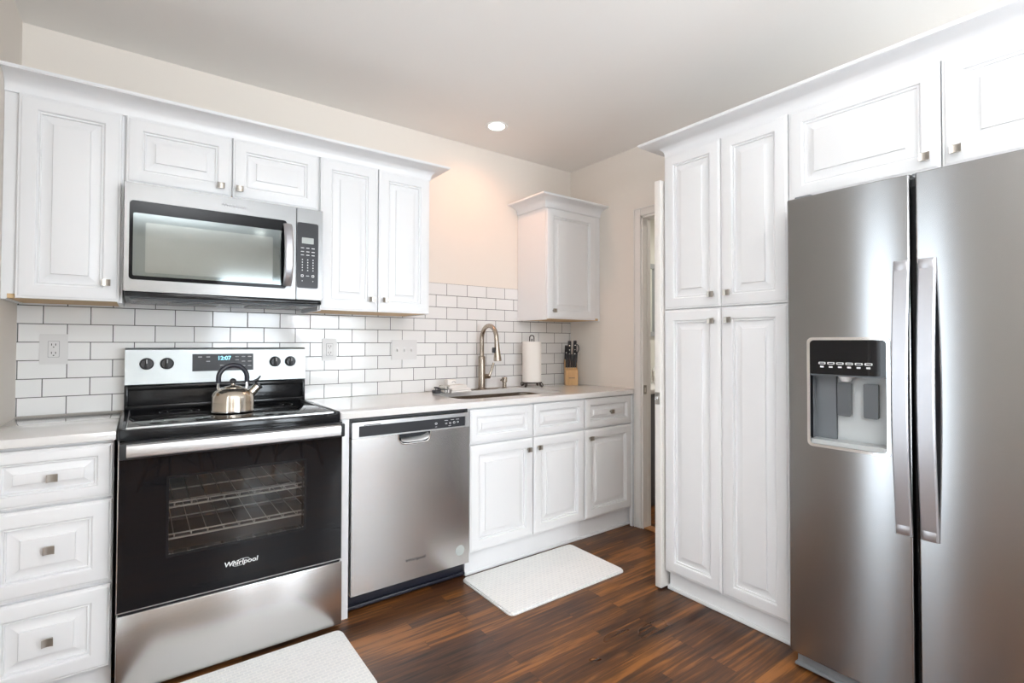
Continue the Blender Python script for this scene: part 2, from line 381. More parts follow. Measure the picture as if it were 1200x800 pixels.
# doorway to the bathroom: casing, jamb, strike plate, open door
b = B()
box(b, XR-.016, XR-.0003, -.692, -.640, 0, 2.125, .004); box(b, XR-.016, XR-.0003, -1.292, -.6925, 2.072, 2.125, .004)
box(b, XR-.022, XR-.0165, -.648, -.640, 0, 2.125, .002); box(b, XR-.022, XR-.0165, -1.292, -.6485, 2.117, 2.125, .002)
box(b, XR-.004, XR+.076, -.704, -.690, 0, 2.072); box(b, XR-.004, XR+.076, -1.294, -.690, 2.058, 2.072); box(b, XR+.03, XR+.076, -1.296, -1.284, 0, 2.072)
box(b, XR+.040, XR+.07, -.706, -.7045, 0, 2.057)
tr = struct('trim_1', b, M['trim'])
obj('strike_plate', plate(B(), lambda u, v, d: Vector((u, -.7045-d, v)), rrect(2.744, 2.772, .885, .945, .006), [rrect(2.752, 2.764, .90, .93, .002)], 0, .003), M['knob'], tr)['label'] = 'nickel strike plate'
dr = B(); box(dr, 2.150, 2.738, -1.2915, -1.2555, .008, 2.045, .003)
door = struct('door_1', dr, M['trim'])
obj('latch_plate', plate(B(), PX(2.1495), rrect(-1.286, -1.260, .918, .978, .004), [], 0, .0025), M['knob'], door)
obj('latch_bolt', bx(2.137, 2.1485, -1.280, -1.266, .938, .958, .003), M['chrome'], door)
b = B(); box(b, XR+.0, XR+.072, -1.28, -.705, .001, .008, .003); struct('trim_2', b, M['chair_wood'])   # wooden threshold
# bathroom shell
struct('wall_bath_far', bx(4.2, 4.3, -2.84, .12, 0, HC), M['bath_wall'])
b = bx(XR+.073, 4.199, -.012, -.001, 0, HC); struct('wall_bath_back', b, M['bath_wall'])

# ------------------------------------------------------------------ cabinet building blocks
DOORPROF = [(0, -.020), (0, -.005), (.002, -.003), (.006, -.0028), (.009, -.0008), (.012, 0), (.050, 0), (.053, -.0015), (.0545, -.0080), (.0575, -.0085),
            (.060, -.0060), (.0625, -.0065), (.064, -.0140), (.068, -.0142), (.095, -.0065), (.0965, -.0012), (.101, -.0005)]
def front(name, parent, P, u0, u1, v0, v1, knob=None, label=None):
    s = min(1, min(u1-u0, v1-v0)/.235)
    prof = [(i if k < 6 else i*s, d) for k, (i, d) in enumerate(DOORPROF)]
    o = obj(name, rings(B(), P, u0, u1, v0, v1, prof), M['cabinet'], parent, ang=20)
    if knob: add_knob(o, P, *knob)
    return o
def add_knob(parent, P, u, v):
    k = B()
    # square knob with a softly dished face on a short stem
    n = 8; hw, hh = .0145, .0125; secs = []
    for i in range(n+1):
        t = -1+2*i/n; secs.append((t*hw, .0255-.0035*(1-t*t)))
    top = []; botm = []
    outline = [(-hw*.86, .0145), (hw*.86, .0145)] + [(a, d) for a, d in reversed(secs)]
    for zz, lst in ((hh, top), (-hh, botm)):
        for a, d in outline: lst.append(k.verts.new(P(u+a, v+zz, d)))
    m = len(outline)
    for i in range(m): k.faces.new((top[i], top[(i+1) % m], botm[(i+1) % m], botm[i]))
    k.faces.new(top); k.faces.new(botm)
    bmesh.ops.bevel(k, geom=[e for e in k.edges if e.calc_face_angle(0) > .8], offset=.0012, segments=2, affect='EDGES')
    t = P(u-.006, v-.006, -.001); t2 = P(u+.006, v+.006, .0155)
    box(k, *sorted((t.x, t2.x)), *sorted((t.y, t2.y)), *sorted((t.z, t2.z)), .002)
    o = obj('knob', k, M['knob'], parent, ang=25); o['label'] = 'square pewter knob'; return o

ZB, ZT, FY = 1.384, 2.140, -.33
def wall_cabinet(label, x0, x1, z0, z1, body_x1=None, filler=None):
    t = thing('wall_cabinet', label, 'cabinet', ((x0+x1)/2, -.16, z0))
    b = B(); box(b, x0, x1, -.310, -.003, z0+.02, z1+.02)
    box(b, x0, x0+.016, -.310, -.003, z0, z0+.02); box(b, x1-.016, x1, -.310, -.003, z0, z0+.02)
    obj('body', b, M['cabinet'], t)
    obj('underside', bx(x0+.0165, x1-.0165, -.310, -.004, z0+.004, z0+.0195), M['raw_wood'], t)['label'] = 'unpainted plywood underside'
    return t
P = PY(FY)
c1 = wall_cabinet('tall single-door white wall cabinet in the left corner, left of the microwave', XL+.001, -.004, ZB-.004, ZT)
front('door', c1, P, -.314, -.013, ZB, ZT, (-.055, 1.456))
c2 = wall_cabinet('short two-door white wall cabinet directly above the microwave', -.003, .757, 1.862, ZT)
front('door', c2, P, .002, .376, 1.870, ZT, (.333, 1.912)); front('door', c2, P, .381, .752, 1.870, ZT, (.406, 1.911))
c3 = wall_cabinet('tall two-door white wall cabinet right of the microwave', .758, 1.362, ZB-.004, ZT)
front('door', c3, P, .763, 1.057, ZB, ZT, (1.022, 1.447)); front('door', c3, P, 1.062, 1.358, ZB, ZT, (1.094, 1.448))
c4 = wall_cabinet('small single-door white wall cabinet alone in the far corner above the knife block', 2.226, XR-.002, ZB-.004, ZT-.005)
front('door', c4, P, 2.229, 2.680, ZB+.002, ZT-.012, (2.278, 1.440))

def cove(z0, z1, out):
    pr = [(0.0005, z0), (.006, z0), (.006, z0+.012)]
    zc0, zc1 = z0+.016, z1-.012
    for k in range(9):
        a = H*k/8; pr.append((.007+(out-.013)*(1-math.cos(a)), zc0+(zc1-zc0)*math.sin(a)))
    pr += [(out-.003, zc1), (out-.003, z1-.009), (out, z1-.008), (out, z1), (0.0005, z1)]
    return pr
def crown(label, path, z0, z1, out):
    o = obj('crown_molding', sweep(B(), path, cove(z0, z1, out)), M['cabinet'], ang=40)
    tag(o, label, 'molding'); return o
# outward is on the right of travel
crown('white crown molding along the top of the wall cabinets over the range', [(XL+.001, -.311), (1.363, -.311), (1.363, -.002)], 2.140, 2.212, .088)
crown('short white crown molding on the small far corner wall cabinet', [(2.225, -.002), (2.225, -.311), (XR-.001, -.311)], 2.134, 2.204, .088)

# base cabinets
BF = -.63; PB = PY(BF)
def base_cab(label, x0, x1, toe_z, hollow=False, toe_y=-.585):
    t = thing('base_cabinet', label, 'cabinet', ((x0+x1)/2, -.3, 0))
    b = B()
    if hollow:
        box(b, x0, x0+.018, -.61, -.004, toe_z-.01, .8835); box(b, x1-.018, x1, -.61, -.004, toe_z-.01, .8835)
        box(b, x0+.018, x1-.018, -.61, -.004, toe_z-.01, toe_z+.01); box(b, x0+.018, x1-.018, -.015, -.004, toe_z+.01, .8835)
        box(b, x0+.018, x1-.018, -.61, -.592, .66, .8835); box(b, x0+.018, x1-.018, -.61, -.592, toe_z+.01, .17)
    else: box(b, x0, x1, -.61, -.004, toe_z-.01, .8835)
    obj('body', b, M['cabinet'], t)
    k = B(); box(k, x0, x1, toe_y, toe_y+.02, .0005, toe_z-.0105)
    box(k, x0, x1, toe_y-.010, toe_y-.0002, .0005, .018, .004)
    obj('toe_kick', k, M['cabinet'], t)
    return t
t = base_cab('white base cabinet with three stacked drawers, left of the range', XL+.002, -.012, .105)
front('drawer', t, PB, XL+.012, -.015, .687, .872, (-.170, .777))
front('drawer', t, PB, XL+.012, -.015, .396, .678, (-.175, .543))
front('drawer', t, PB, XL+.012, -.015, .103, .384, (-.174, .245))
t = base_cab('white sink base cabinet with two doors under two false drawer fronts, beside the dishwasher', 1.442, 2.277, .134, True)
front('false_drawer_front', t, PB, 1.447, 1.868, .693, .872); front('false_drawer_front', t, PB, 1.874, 2.272, .693, .874)
front('door', t, PB, 1.447, 1.868, .132, .684, (1.828, .622)); front('door', t, PB, 1.874, 2.272, .132, .684, (1.904, .626))
t = base_cab('white base cabinet with one drawer over one door, at the doorway end of the counter', 2.278, XR-.002, .134)
front('drawer', t, PB, 2.283, 2.712, .693, .876, (2.505, .784)); front('door', t, PB, 2.283, 2.712, .132, .684, (2.320, .630))
obj('filler_panel', bx(2.714, XR-.002, -.632, -.611, .001, .8835, .001), M['cabinet'], t)
ep = obj('end_panel', bx(.778, .812, -.632, -.01, .001, .8835, .001), M['cabinet'])
tag(ep, 'narrow white upright panel between the range and the dishwasher', 'panel')

# pantry and over-fridge cabinets (faces look to -x)
PF = 2.168; PP = PX(PF)
t = thing('pantry_cabinet', 'tall white four-door pantry cabinet left of the refrigerator', 'cabinet', (2.45, -1.6, 0))
obj('body', bx(PF+.020, XR-.002, -1.905, -1.302, .088, 2.165, 0), M['cabinet'], t)
front('door', t, PP, -1.6042, -1.302, 1.392, 2.160, (-1.567, 1.449)); front('door', t, PP, -1.902, -1.6072, 1.392, 2.160, (-1.645, 1.451))
front('door', t, PP, -1.6042, -1.302, .098, 1.387, (-1.568, 1.327)); front('door', t, PP, -1.902, -1.6072, .098, 1.387, (-1.650, 1.329))
k = B(); box(k, PF+.032, PF+.052, -1.905, -1.308, .0005, .0875); box(k, PF+.020, PF+.0318, -1.905, -1.300, .0005, .020, .004); box(k, PF+.0321, PF+.06, -1.3075, -1.297, .0005, .020, .003)
obj('toe_kick', k, M['cabinet'], t)
t = thing('wall_cabinet', 'deep white two-door cabinet above the refrigerator', 'cabinet', (2.45, -2.4, 1.8))
obj('body', bx(PF+.020, XR-.002, -2.87, -1.9065, 1.795, 2.165), M['cabinet'], t)
front('door', t, PP, -2.390, -1.9055, 1.803, 2.160, (-2.352, 1.848)); front('door', t, PP, -2.862, -2.3935, 1.803, 2.160, (-2.432, 1.850))
crown('white crown molding along the top of the pantry and refrigerator cabinets', [(XR-.003, -1.3015), (PF+.019, -1.3015), (PF+.019, -2.87)][0:3], 2.163, 2.232, .100)

# ------------------------------------------------------------------ backsplash, outlets, counters
o = obj('tile_backsplash', B() if False else bx(XL+.001, XR-.001, -.0025, -.0003, .915, 1.606), M['tile'], origin=(0, 0, 0))
tag(o, 'white subway tile backsplash with dark grout behind the counters', 'backsplash')
def outlet(name, label, xc, zc, wd, ht, n):
    t = thing(name, label, 'outlet' if n == 0 else 'switch', (xc, -.003, zc-ht/2))
    Pq = PY(-.003)
    obj('cover_plate', plate(B(), Pq, rrect(xc-wd/2, xc+wd/2, zc-ht/2, zc+ht/2, .004, 3), [], .0005, .006), M['white_plastic'], t)
    if n == 0:
        obj('receptacle_gap', plate(B(), Pq, rrect(xc-.0185, xc+.0185, zc-.0345, zc+.0345, .003, 3), [], .0058, .0064), M['dim_print'], t)
        obj('receptacle', plate(B(), Pq, rrect(xc-.017, xc+.017, zc-.033, zc+.033, .003, 3), [], .006, .0085), M['white_plastic'], t)
        s = B()
        for dz in (-.016, .019):
            for dx in (-.0065, .0065): plate(s, Pq, rrect(xc+dx-.0013, xc+dx+.0013, zc+dz-.004, zc+dz+.005, .0005, 1), [], .0080, .0092)
            plate(s, Pq, rrect(xc-.0025, xc+.0025, zc+dz-.012, zc+dz-.008, .0015, 3), [], .0080, .0092)
        obj('slots', s, M['slot'], t)
    for i in range(n):
        u = xc+(i-(n-1)/2)*.046
        obj('toggle_switch', bx(u-.005, u+.005, -.021, -.0090, zc-.011, zc+.004, .002), M['white_plastic'], t)
        obj('switch_slot', plate(B(), Pq, rrect(u-.0065, u+.0065, zc-.014, zc+.014, .001, 2), [], .0055, .0068), M['print'], t)
outlet('wall_outlet', 'white double outlet on the tile left of the range', -.238, 1.192, .090, .128, 0)
outlet('wall_outlet', 'white double outlet on the tile right of the range', .907, 1.183, .080, .125, 0)
outlet('light_switch', 'white triple switch plate on the tile above the dishwasher', 1.356, 1.180, .165, .120, 3)

b = bx(XL+.002, -.006, -.648, -.003, .884, .914, .003); tag(obj('countertop', b, M['quartz']), 'short white quartz countertop left of the range', 'countertop')
b = B(); plate(b, PZ(.884), [(.770, -.003), (.770, -.645), (XR-.0225, -.645), (XR-.0225, -.642), (XR-.002, -.642-0.0+.003), (XR-.002, -.003)], [rrect(1.47, 2.215, -.508, -.105, .06, 8)], 0, .03)
bmesh.ops.bevel(b, geom=[e for e in b.edges if abs(e.verts[0].co.y+.645) < .001 and abs(e.verts[1].co.y+.645) < .001 and e.calc_face_angle(0) > 1], offset=.003, segments=2, affect='EDGES')
tag(obj('countertop', b, M['quartz']), 'long white quartz countertop over the dishwasher with the sink cut into it', 'countertop')
# side wall paint between the counter and the small cabinet
# sink
b = B(); sl = []
for ins, z in ((-.022, .8835), (-.003, .8835), (0, .880), (.006, .70), (.03, .675)):
    sl.append([b.verts.new((x, y, z)) for x, y in rrect(1.465+ins, 2.22-ins, -.513+ins, -.100-ins, .064-ins if ins < .03 else .05, 8)])
for a, c in zip(sl, sl[1:]):
    for k in range(len(a)): b.faces.new((a[k], a[(k+1) % len(a)], c[(k+1) % len(a)], c[k]))
b.faces.new(sl[-1])
sk = thing('kitchen_sink', 'undermount stainless steel sink in the long countertop', 'sink', (1.84, -.3, .675))
obj('basin', b, M['nickel'], sk)
obj('drain', lathe(B(), (1.84, -.28, .6755), [(.045, 0), (.045, .003), (.035, .004), (.03, .001), (0, .001)]), M['chrome'], sk)

# ------------------------------------------------------------------ dishwasher
t = thing('dishwasher', 'stainless steel dishwasher between the range and the sink cabinet', 'dishwasher', (1.127, -.3, 0))
dx0, dx1 = .822, 1.434; PD = PY(-.640)
obj('tub', bx(dx0+.004, dx1-.004, -.60, -.01, .10, .868), M['black_matte'], t)
fr = B(); box(fr, dx0-.006, dx1+.002, -.615, -.595, .868, .880); obj('top_gap_trim', fr, M['black_matte'], t)
pocket = [(1.043, .790), (1.043, .762)] + [(1.050+.028*(1-math.cos(H*k/5))*1.0-.007*math.sin(H*k/5)*0, .762-.020*math.sin(H*k/5)) for k in range(1, 6)] + [(1.178+.028*math.sin(H*k/5), .742+.020*(1-math.cos(H*k/5))) for k in range(0, 6)] + [(1.213, .790)]
d = plate(B(), PD, [(dx0, .092), (dx1, .092), (dx1, .790), (1.213, .790)] + list(reversed(pocket))[1:-1] + [(1.043, .790), (dx0, .790)], [], -.035, 0)
dd = obj('door_panel', d, M['steel'], t)
pk = B(); plate(pk, PD, [(1.040, .793)]+[(a+(1.128-a)*-.02, c) for a, c in pocket[1:-1]]+[(1.216, .793)], [], -.034, -.028)
obj('handle_pocket', pk, M['dark_panel'], dd)  # dark colour of the pocket back stands in for shade inside the recess
lp = B(); G = []
for i in range(15):
    u = 1.135+.075*math.sin(H*(-1+2*i/14)); lo = .744+.018*((u-1.128)/.085)**4; G.append([lp.verts.new(PD(u, lo+.004+q*(.020), -.003-.022*q*q)) for q in (0, .33, .66, 1)])
for a, c in zip(G, G[1:]):
    for k in range(3): lp.faces.new((a[k], a[k+1], c[k+1], c[k]))
obj('pocket_scoop', lp, M['steel_light'], dd)
# bright rim around the pocket
rim = [PD(a, c, .001) for a, c in pocket]
obj('pocket_rim', tube(B(), rim, .0035, 8), M['chrome'], dd)
fr = B(); plate(fr, PD, rrect(dx0, dx1, .791, .864, .004, 2), [rrect(.853, 1.409, .797, .846, .003, 2)], -.035, .002)
obj('control_frame', fr, M['steel_light'], t)
cp = obj('control_panel', plate(B(), PD, rrect(.8525, 1.4095, .7965, .8465, .003, 2), [], -.03, -.003), M['dark_panel'], t)
for x, z, ww, hh in ((1.243, .822, .012, .010), (1.30, .818, .010, .007), (1.322, .818, .010, .009), (1.345, .819, .012, .011), (1.367, .820, .010, .008), (1.30, .833, .02, .002), (1.335, .834, .02, .002), (1.243, .806, .010, .002), (1.32, .805, .014, .002), (1.365, .834, .018, .002)):
    pr = B(); plate(pr, PD, rrect(x-ww/2, x+ww/2, z-hh/2, z+hh/2, hh*.3, 2), [rrect(x-ww*.3, x+ww*.3, z-hh*.3, z+hh*.3, hh*.1, 1)] if hh > .005 else [], -.0032, -.0022)
    obj('control_symbol', pr, M['print'], cp)
v = B(); plate(v, PD, rrect(.875, .955, .8475, .851, .001, 1), [], .0015, .0025); obj('vent_slot', v, M['slot'], t)
text('logo', 'Whirlpool', .020, PD, 1.135, .186, .0008, M['slot'], dd, sx=1.25)
obj('round_sticker', lathe(B(), (1.381, -.640, .166), [(.026, 0), (.026, .0006), (0, .0006)], axis='y'), M['lcd'], dd)
k = B(); box(k, dx0-.004, dx1+.002, -.585, -.56, .012, .098, .004); box(k, dx0-.004, dx1+.002, -.600, -.5852, .012, .030, .006)
obj('kick_plate', k, M['rubber'], t)
for x in (dx0+.03, dx1-.03): obj('foot', lathe(B(), (x, -.5, 0), [(.016, 0), (.016, .010), (.008, .012), (.008, .101)], 16), M['black_matte'], t)

# ------------------------------------------------------------------ range
t = thing('range', 'freestanding black and stainless steel electric range under the microwave', 'stove', (.381, -.35, 0))
b = B()
box(b, .004, .04, -.655, -.015, .045, .895); box(b, .722, .758, -.655, -.015, .045, .895); box(b, .04, .722, -.08, -.015, .045, .895)
box(b, .04, .722, -.655, -.08, .80, .895); box(b, .04, .722, -.655, -.08, .045, .40)
obj('body', b, M['black'], t)
cav = B(); box(cav, .041, .721, -.654, -.081, .401, .405); box(cav, .041, .721, -.088, -.081, .405, .799); obj('oven_cavity', cav, M['vanity'], t)
for zz in (.50, .615):
    r = B(); tube(r, [(.05, -.63, zz), (.712, -.63, zz)], .004, 6); tube(r, [(.05, -.10, zz), (.712, -.10, zz)], .003, 6); tube(r, [(.05, -.36, zz), (.712, -.36, zz)], .003, 6)
    tube(r, [(.05, -.635, zz+.018), (.712, -.635, zz+.018)], .003, 6)
    for i in range(13): x = .06+i*.0535; tube(r, [(x, -.635, zz+.018), (x, -.63, zz), (x, -.10, zz)], .0018, 5)
    obj('oven_rack', r, M['rack'], t)
# cooktop
b = B(); plate(b, PZ(.895), rrect(-.002, .764, -.662, -.055, .012, 4), [], 0, .022)
box(b, -.002, .764, -.664, -.640, .868, .9172, .007)
box(b, -.002, .020, -.655, -.06, .905, .923, .004); box(b, .742, .764, -.655, -.06, .905, .923, .004)
ct = obj('cooktop_frame', b, M['black'], t)
obj('cooktop_glass', bx(.021, .741, -.637, -.075, .9145, .9205, .002), M['black_glass'], t)
e = B(); box(e, .0205, .0235, -.637, -.075, .9165, .9215); box(e, .7385, .7415, -.637, -.075, .9165, .9215); box(e, .0205, .7415, -.640, -.637, .9165, .9215)
obj('glass_edging', e, M['steel_light'], ct)
for x, y, r in ((.20, -.22, .075), (.20, -.50, .105), (.56, -.22, .105), (.56, -.50, .075)):
    for rr in (r, r*.62):
        ri = B(); n = 48
        a = [ri.verts.new((x+rr*math.cos(2*math.pi*i/n), y+rr*math.sin(2*math.pi*i/n), .9207)) for i in range(n)]; c = [ri.verts.new((x+(rr-.0018)*math.cos(2*math.pi*i/n), y+(rr-.0018)*math.sin(2*math.pi*i/n), .9207)) for i in range(n)]
        for i in range(n): ri.faces.new((a[i], a[(i+1) % n], c[(i+1) % n], c[i]))
        obj('burner_ring', ri, M['grey_plastic'], t)
# backguard: black lower box, silver control panel leaning back
b = B(); box(b, .004, .758, -.062, -.012, .900, 1.032, .006); box(b, .002, .760, -.078, -.012, 1.006, 1.030, .006); box(b, .002, .760, -.085, -.06, .918, .940, .005)
box(b, .002, .016, -.082, -.060, .93, 1.03, .003); box(b, .746, .760, -.082, -.060, .93, 1.03, .003)
obj('backguard_lower', b, M['black'], t)
cv = B(); prof = [(-.088, 1.030), (-.092, 1.034), (-.078, 1.182)]
for k in range(7): a = H*k/6; prof.append((-.064-.014*math.cos(a), 1.184+.013*math.sin(a)))
prof += [(-.012, 1.197), (-.012, 1.030)]
f0 = [cv.verts.new((.003, y, z)) for y, z in prof]; f1 = [cv.verts.new((.759, y, z)) for y, z in prof]
for i in range(len(prof)): cv.faces.new((f0[i], f0[(i+1) % len(prof)], f1[(i+1) % len(prof)], f1[i]))
cv.faces.new(f0); cv.faces.new(f1)
bg = obj('control_backguard', cv, M['steel_panel'], t)
def PBG(u, v, d): return Vector((u, -.092+(v-1.034)*(.014/.148)-d, v))
for x in (.081, .156, .612, .685):
    kb = B(); lathe(kb, PBG(x, 1.125, 0), [(.027, 0), (.027, .002), (.024, .003), (.023, .016), (.021, .019), (0, .019)], 28, 'y')
    q0 = PBG(x-.006, 1.125-.022, .018); box(kb, x-.006, x+.006, q0.y-.013, q0.y+.002, 1.103, 1.147, .003)
    ko = obj('burner_knob', kb, M['black_matte'], bg)
    obj('pointer_mark', bx(x-.0012, x+.0012, q0.y-.0138, q0.y-.0125, 1.128, 1.145), M['print'], ko)
    mk = B()
    for ang in range(-130, 131, 26):
        a = math.radians(ang); plate(mk, PBG, [(x+math.sin(a)*.031+c, 1.125+math.cos(a)*.031+s) for c, s in ((-.001, -.001), (.001, -.001), (.001, .001), (-.001, .001))], [], -.0002, .0006)
    obj('dial_marks', mk, M['dim_print'], bg)
dp = obj('display_panel', plate(B(), PBG, rrect(.254, .512, 1.086, 1.167, .002, 2), [], -.002, .002), M['dark_panel'], bg)
text('clock_digits', '12:07', .026, PBG, .385, 1.146, .0022, M['led'], dp, bold=.0006)
for x, z in ((.285, 1.153), (.318, 1.153), (.318, 1.132), (.440, 1.153), (.468, 1.153), (.495, 1.153), (.440, 1.137), (.468, 1.130), (.495, 1.130), (.468, 1.108), (.495, 1.108), (.44, 1.115), (.375, 1.112), (.395, 1.112)):
    pr = B(); plate(pr, PBG, rrect(x-.008, x+.008, z-.0022, z+.0022, .001, 1), [], .0019, .0028)
    obj('button', pr, M['dim_print'], dp)
# oven door
PO = PY(-.700)
dr = B(); plate(dr, PO, rrect(.001, .761, .302, .884, .004, 2), [rrect(.146, .606, .466, .738, .004, 3)], -.042, 0)
od = obj('oven_door', dr, M['black_glass'], t)
obj('oven_window', plate(B(), PO, rrect(.1465, .6055, .4665, .7375, .004, 3), [], -.008, -.002), M['oven_pane'], od)
wf = B(); plate(wf, PO, rrect(.138, .614, .458, .746, .004, 3), [rrect(.1462, .6058, .4662, .7378, .004, 3)], .0001, .0006); obj('window_border', wf, M['black'], od)
ed = B(); box(ed, .001, .0035, -.7015, -.66, .302, .884); box(ed, .7585, .761, -.7015, -.66, .302, .884); box(ed, .001, .761, -.7015, -.66, .300, .3025); obj('door_edge', ed, M['steel_light'], od)
# handle: flat steel bar between black end blocks
hb = B(); box(hb, .004, .758, -.744, -.7005, .826, .882, .006); obj('handle_mount', hb, M['black_matte'], od)
hp = [(-.744, .832), (-.752, .836), (-.754, .856), (-.752, .873), (-.744, .878)]
h0 = B(); a = [h0.verts.new((.024, y, z)) for y, z in hp]; c = [h0.verts.new((.738, y, z)) for y, z in hp]
for i in range(len(hp)): h0.faces.new((a[i], a[(i+1) % 5], c[(i+1) % 5], c[i]))
h0.faces.new(a); h0.faces.new(c); obj('oven_handle', h0, M['steel_light'], od)
lg = text('logo', 'Whirlpool', .025, PO, .378, .384, .0006, M['print'], od, shear=.15, bold=.0004, sx=1.1)
sw = B(); n = 40; pts = [PO(.378+.030*math.cos(2*math.pi*i/n), .384+.011*math.sin(2*math.pi*i/n)+.15*.030*math.cos(2*math.pi*i/n), .0009) for i in range(n)]
tube(sw, pts[2:36], .0007, 5); obj('logo_ring', sw, M['print'], od)
# storage drawer
dw = obj('storage_drawer', bx(.002, .763, -.702, -.658, .024, .290, .005), M['steel'], t)
dg = B(); box(dg, .006, .756, -.690, -.656, .2905, .2995); obj('drawer_gap', dg, M['black'], t)
k = B(); box(k, .01, .752, -.640, -.62, .006, .044); obj('kick_plate', k, M['black_matte'], t)
for x in (.05, .712):
    for y in (-.60, -.08): obj('foot', lathe(B(), (x, y, 0), [(.018, 0), (.018, .012), (.010, .014), (.010, .044)], 14), M['black_matte'], t)

# ------------------------------------------------------------------ microwave
t = thing('microwave', 'stainless steel over-the-range microwave with black glass door', 'microwave', (.377, -.2, 1.40))
PM = PY(-.400)
obj('case', bx(.003, .753, -.375, -.004, 1.402, 1.860), M['grey_plastic'], t)
d = plate(B(), PM, rrect(.000, .634, 1.424, 1.853, .003, 2), [rrect(.016, .594, 1.470, 1.784, .014, 5)], -.024, 0)
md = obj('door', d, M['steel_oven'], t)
g = obj('door_glass', plate(B(), PM, rrect(.0155, .5945, 1.4695, 1.7845, .014, 5), [], -.02, -.0015), M['mw_black'], md)
obj('window', plate(B(), PM, rrect(.028, .574, 1.486, 1.735, .006, 4), [], -.002, -.0008), M['mw_glass'], g)
obj('window_screen', plate(B(), PM, rrect(.068, .535, 1.500, 1.700, .006, 4), [], -.0009, -.0003), M['mw_glass2'], g)
obj('logo', B(), M['slot'], md) if False else text('logo', 'Whirlpool', .019, PM, .378, 1.815, .0006, M['dim_print'], md, sx=1.2)
# bowed handle
hb = B(); n = 14; A = []; Q = []
for i in range(n+1):
    s = i/n; z = 1.482+.285*s; bow = .040*math.sin(math.pi*s)**.6 if 0 < s < 1 else 0
    A.append([hb.verts.new((x, -.402-bow-dy, z)) for x, dy in ((.576, .0), (.612, .0), (.612, .012), (.606, .016), (.582, .016), (.576, .012))])
for a, c in zip(A, A[1:]):
    for k in range(6): hb.faces.new((a[k], a[(k+1) % 6], c[(k+1) % 6], c[k]))
hb.faces.new(A[0]); hb.faces.new(A[-1])
obj('door_handle', hb, M['handle'], md)
f = plate(B(), PM, rrect(.638, .754, 1.424, 1.853, .003, 2), [rrect(.6385, .7345, 1.478, 1.786, .010, 5)], -.024, 0)
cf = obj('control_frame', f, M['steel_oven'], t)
cp = obj('control_panel', plate(B(), PM, rrect(.638, .735, 1.4775, 1.7865, .010, 5), [], -.02, -.001), M['dark_panel'], cf)
obj('display', plate(B(), PM, rrect(.660, .713, 1.688, 1.716, .002, 2), [], -.0012, -.0002), M['lcd'], cp)
def mark(x0, x1, z0, z1, r, hole=()):
    obj('button', plate(B(), PM, rrect(x0, x1, z0, z1, r, 2), hole, -.0012, -.0002), M['print'], cp)
for z in (1.667, 1.650, 1.634):
    for x in (.663, .687, .711): mark(x-.007, x+.007, z-.0018, z+.0018, .0006)
for j in range(5):
    for x in (.663, .687, .711): mark(x-.0022, x+.0022, 1.612-j*.0125-.0028, 1.612-j*.0125+.0028, .0008)
for x in (.663, .711): mark(x-.006, x+.006, 1.530, 1.542, .003, [rrect(x-.003, x+.003, 1.533, 1.539, .001, 2)]); mark(x-.002, x+.002, 1.510, 1.514, .0008)
mark(.680, .694, 1.5345, 1.5375, .0008)
v = B(); box(v, .004, .752, -.392, -.372, 1.404, 1.423, .002)
for i in range(36): x = .02+i*.02; box(v, x, x+.014, -.3945, -.390, 1.410, 1.414)
obj('vent_grille', v, M['black'], t)
u = B(); box(u, .02, .736, -.365, -.02, 1.394, 1.4018, .003); obj('underside', u, M['disp_dark'], t)
for x in (.16, .46): 
    fb = B(); plate(fb, lambda a, c, d: Vector((a, c, 1.394-d)), rrect(x, x+.18, -.30, -.14, .006, 3), [], 0, .004)
    obj('grease_filter', fb, M['grey_plastic'], t)

# ------------------------------------------------------------------ refrigerator
FX = 2.050
t = thing('refrigerator', 'tall stainless steel side-by-side refrigerator with an ice and water dispenser', 'refrigerator', (2.4, -2.4, 0))
obj('case', bx(2.128, XR-.004, -2.858, -1.962, .03, 1.752, .004), M['grey_plastic'], t)
def fridge_door(name, y0, y1, z0, z1, hole=None, bulge=.004):
    b = B(); n = 24
    ys = [y0+(y1-y0)*i/n for i in range(n+1)]
    zs = [z0, z0+.003, z1-.003, z1]
    if hole:
        ys = sorted([y for y in ys if all(abs(y-h) > .008 for h in hole[:2])]+list(hole[:2])); zs = [z0, z0+.003, hole[2], hole[3], z1-.003, z1]
    ys = [y0, y0+.002, y0+.006]+[y for y in ys if y0+.008 < y < y1-.008]+[y1-.006, y1-.002, y1]
    def fx(y, z):
        s = (y-(y0+y1)/2)/((y1-y0)/2); x = FX + bulge*s*s
        dd = min(y-y0, y1-y); x += .006*(1-min(1, dd/.006))**2
        dz = min(z-z0, z1-z); x += .002*(1-min(1, dz/.003))
        return x
    G = [[b.verts.new((fx(y, z), y, z)) for y in ys] for z in zs]
    Kb = [[b.verts.new((FX+.066, y, z)) for y in ys] for z in (z0, z1)]
    for i in range(len(zs)-1):
        for j in range(len(ys)-1):
            if hole and i == 2 and ys[j] >= hole[0]-1e-6 and ys[j+1] <= hole[1]+1e-6: continue
            b.faces.new((G[i][j], G[i][j+1], G[i+1][j+1], G[i+1][j]))
    for j in range(len(ys)-1):
        b.faces.new((G[0][j], G[0][j+1], Kb[0][j+1], Kb[0][j])); b.faces.new((G[-1][j], G[-1][j+1], Kb[1][j+1], Kb[1][j])); b.faces.new((Kb[0][j], Kb[0][j+1], Kb[1][j+1], Kb[1][j]))
    for j in (0, -1): b.faces.new([G[i][j] for i in range(len(zs))]+[Kb[1][j], Kb[0][j]])
    return obj(name, b, M['steel_fridge'], t)
HY0, HY1, HZ0, HZ1 = -2.277, -2.027, .853, 1.243
fz = fridge_door('freezer_door', -2.336, -1.951, .066, 1.774, (HY0, HY1, HZ0, HZ1))
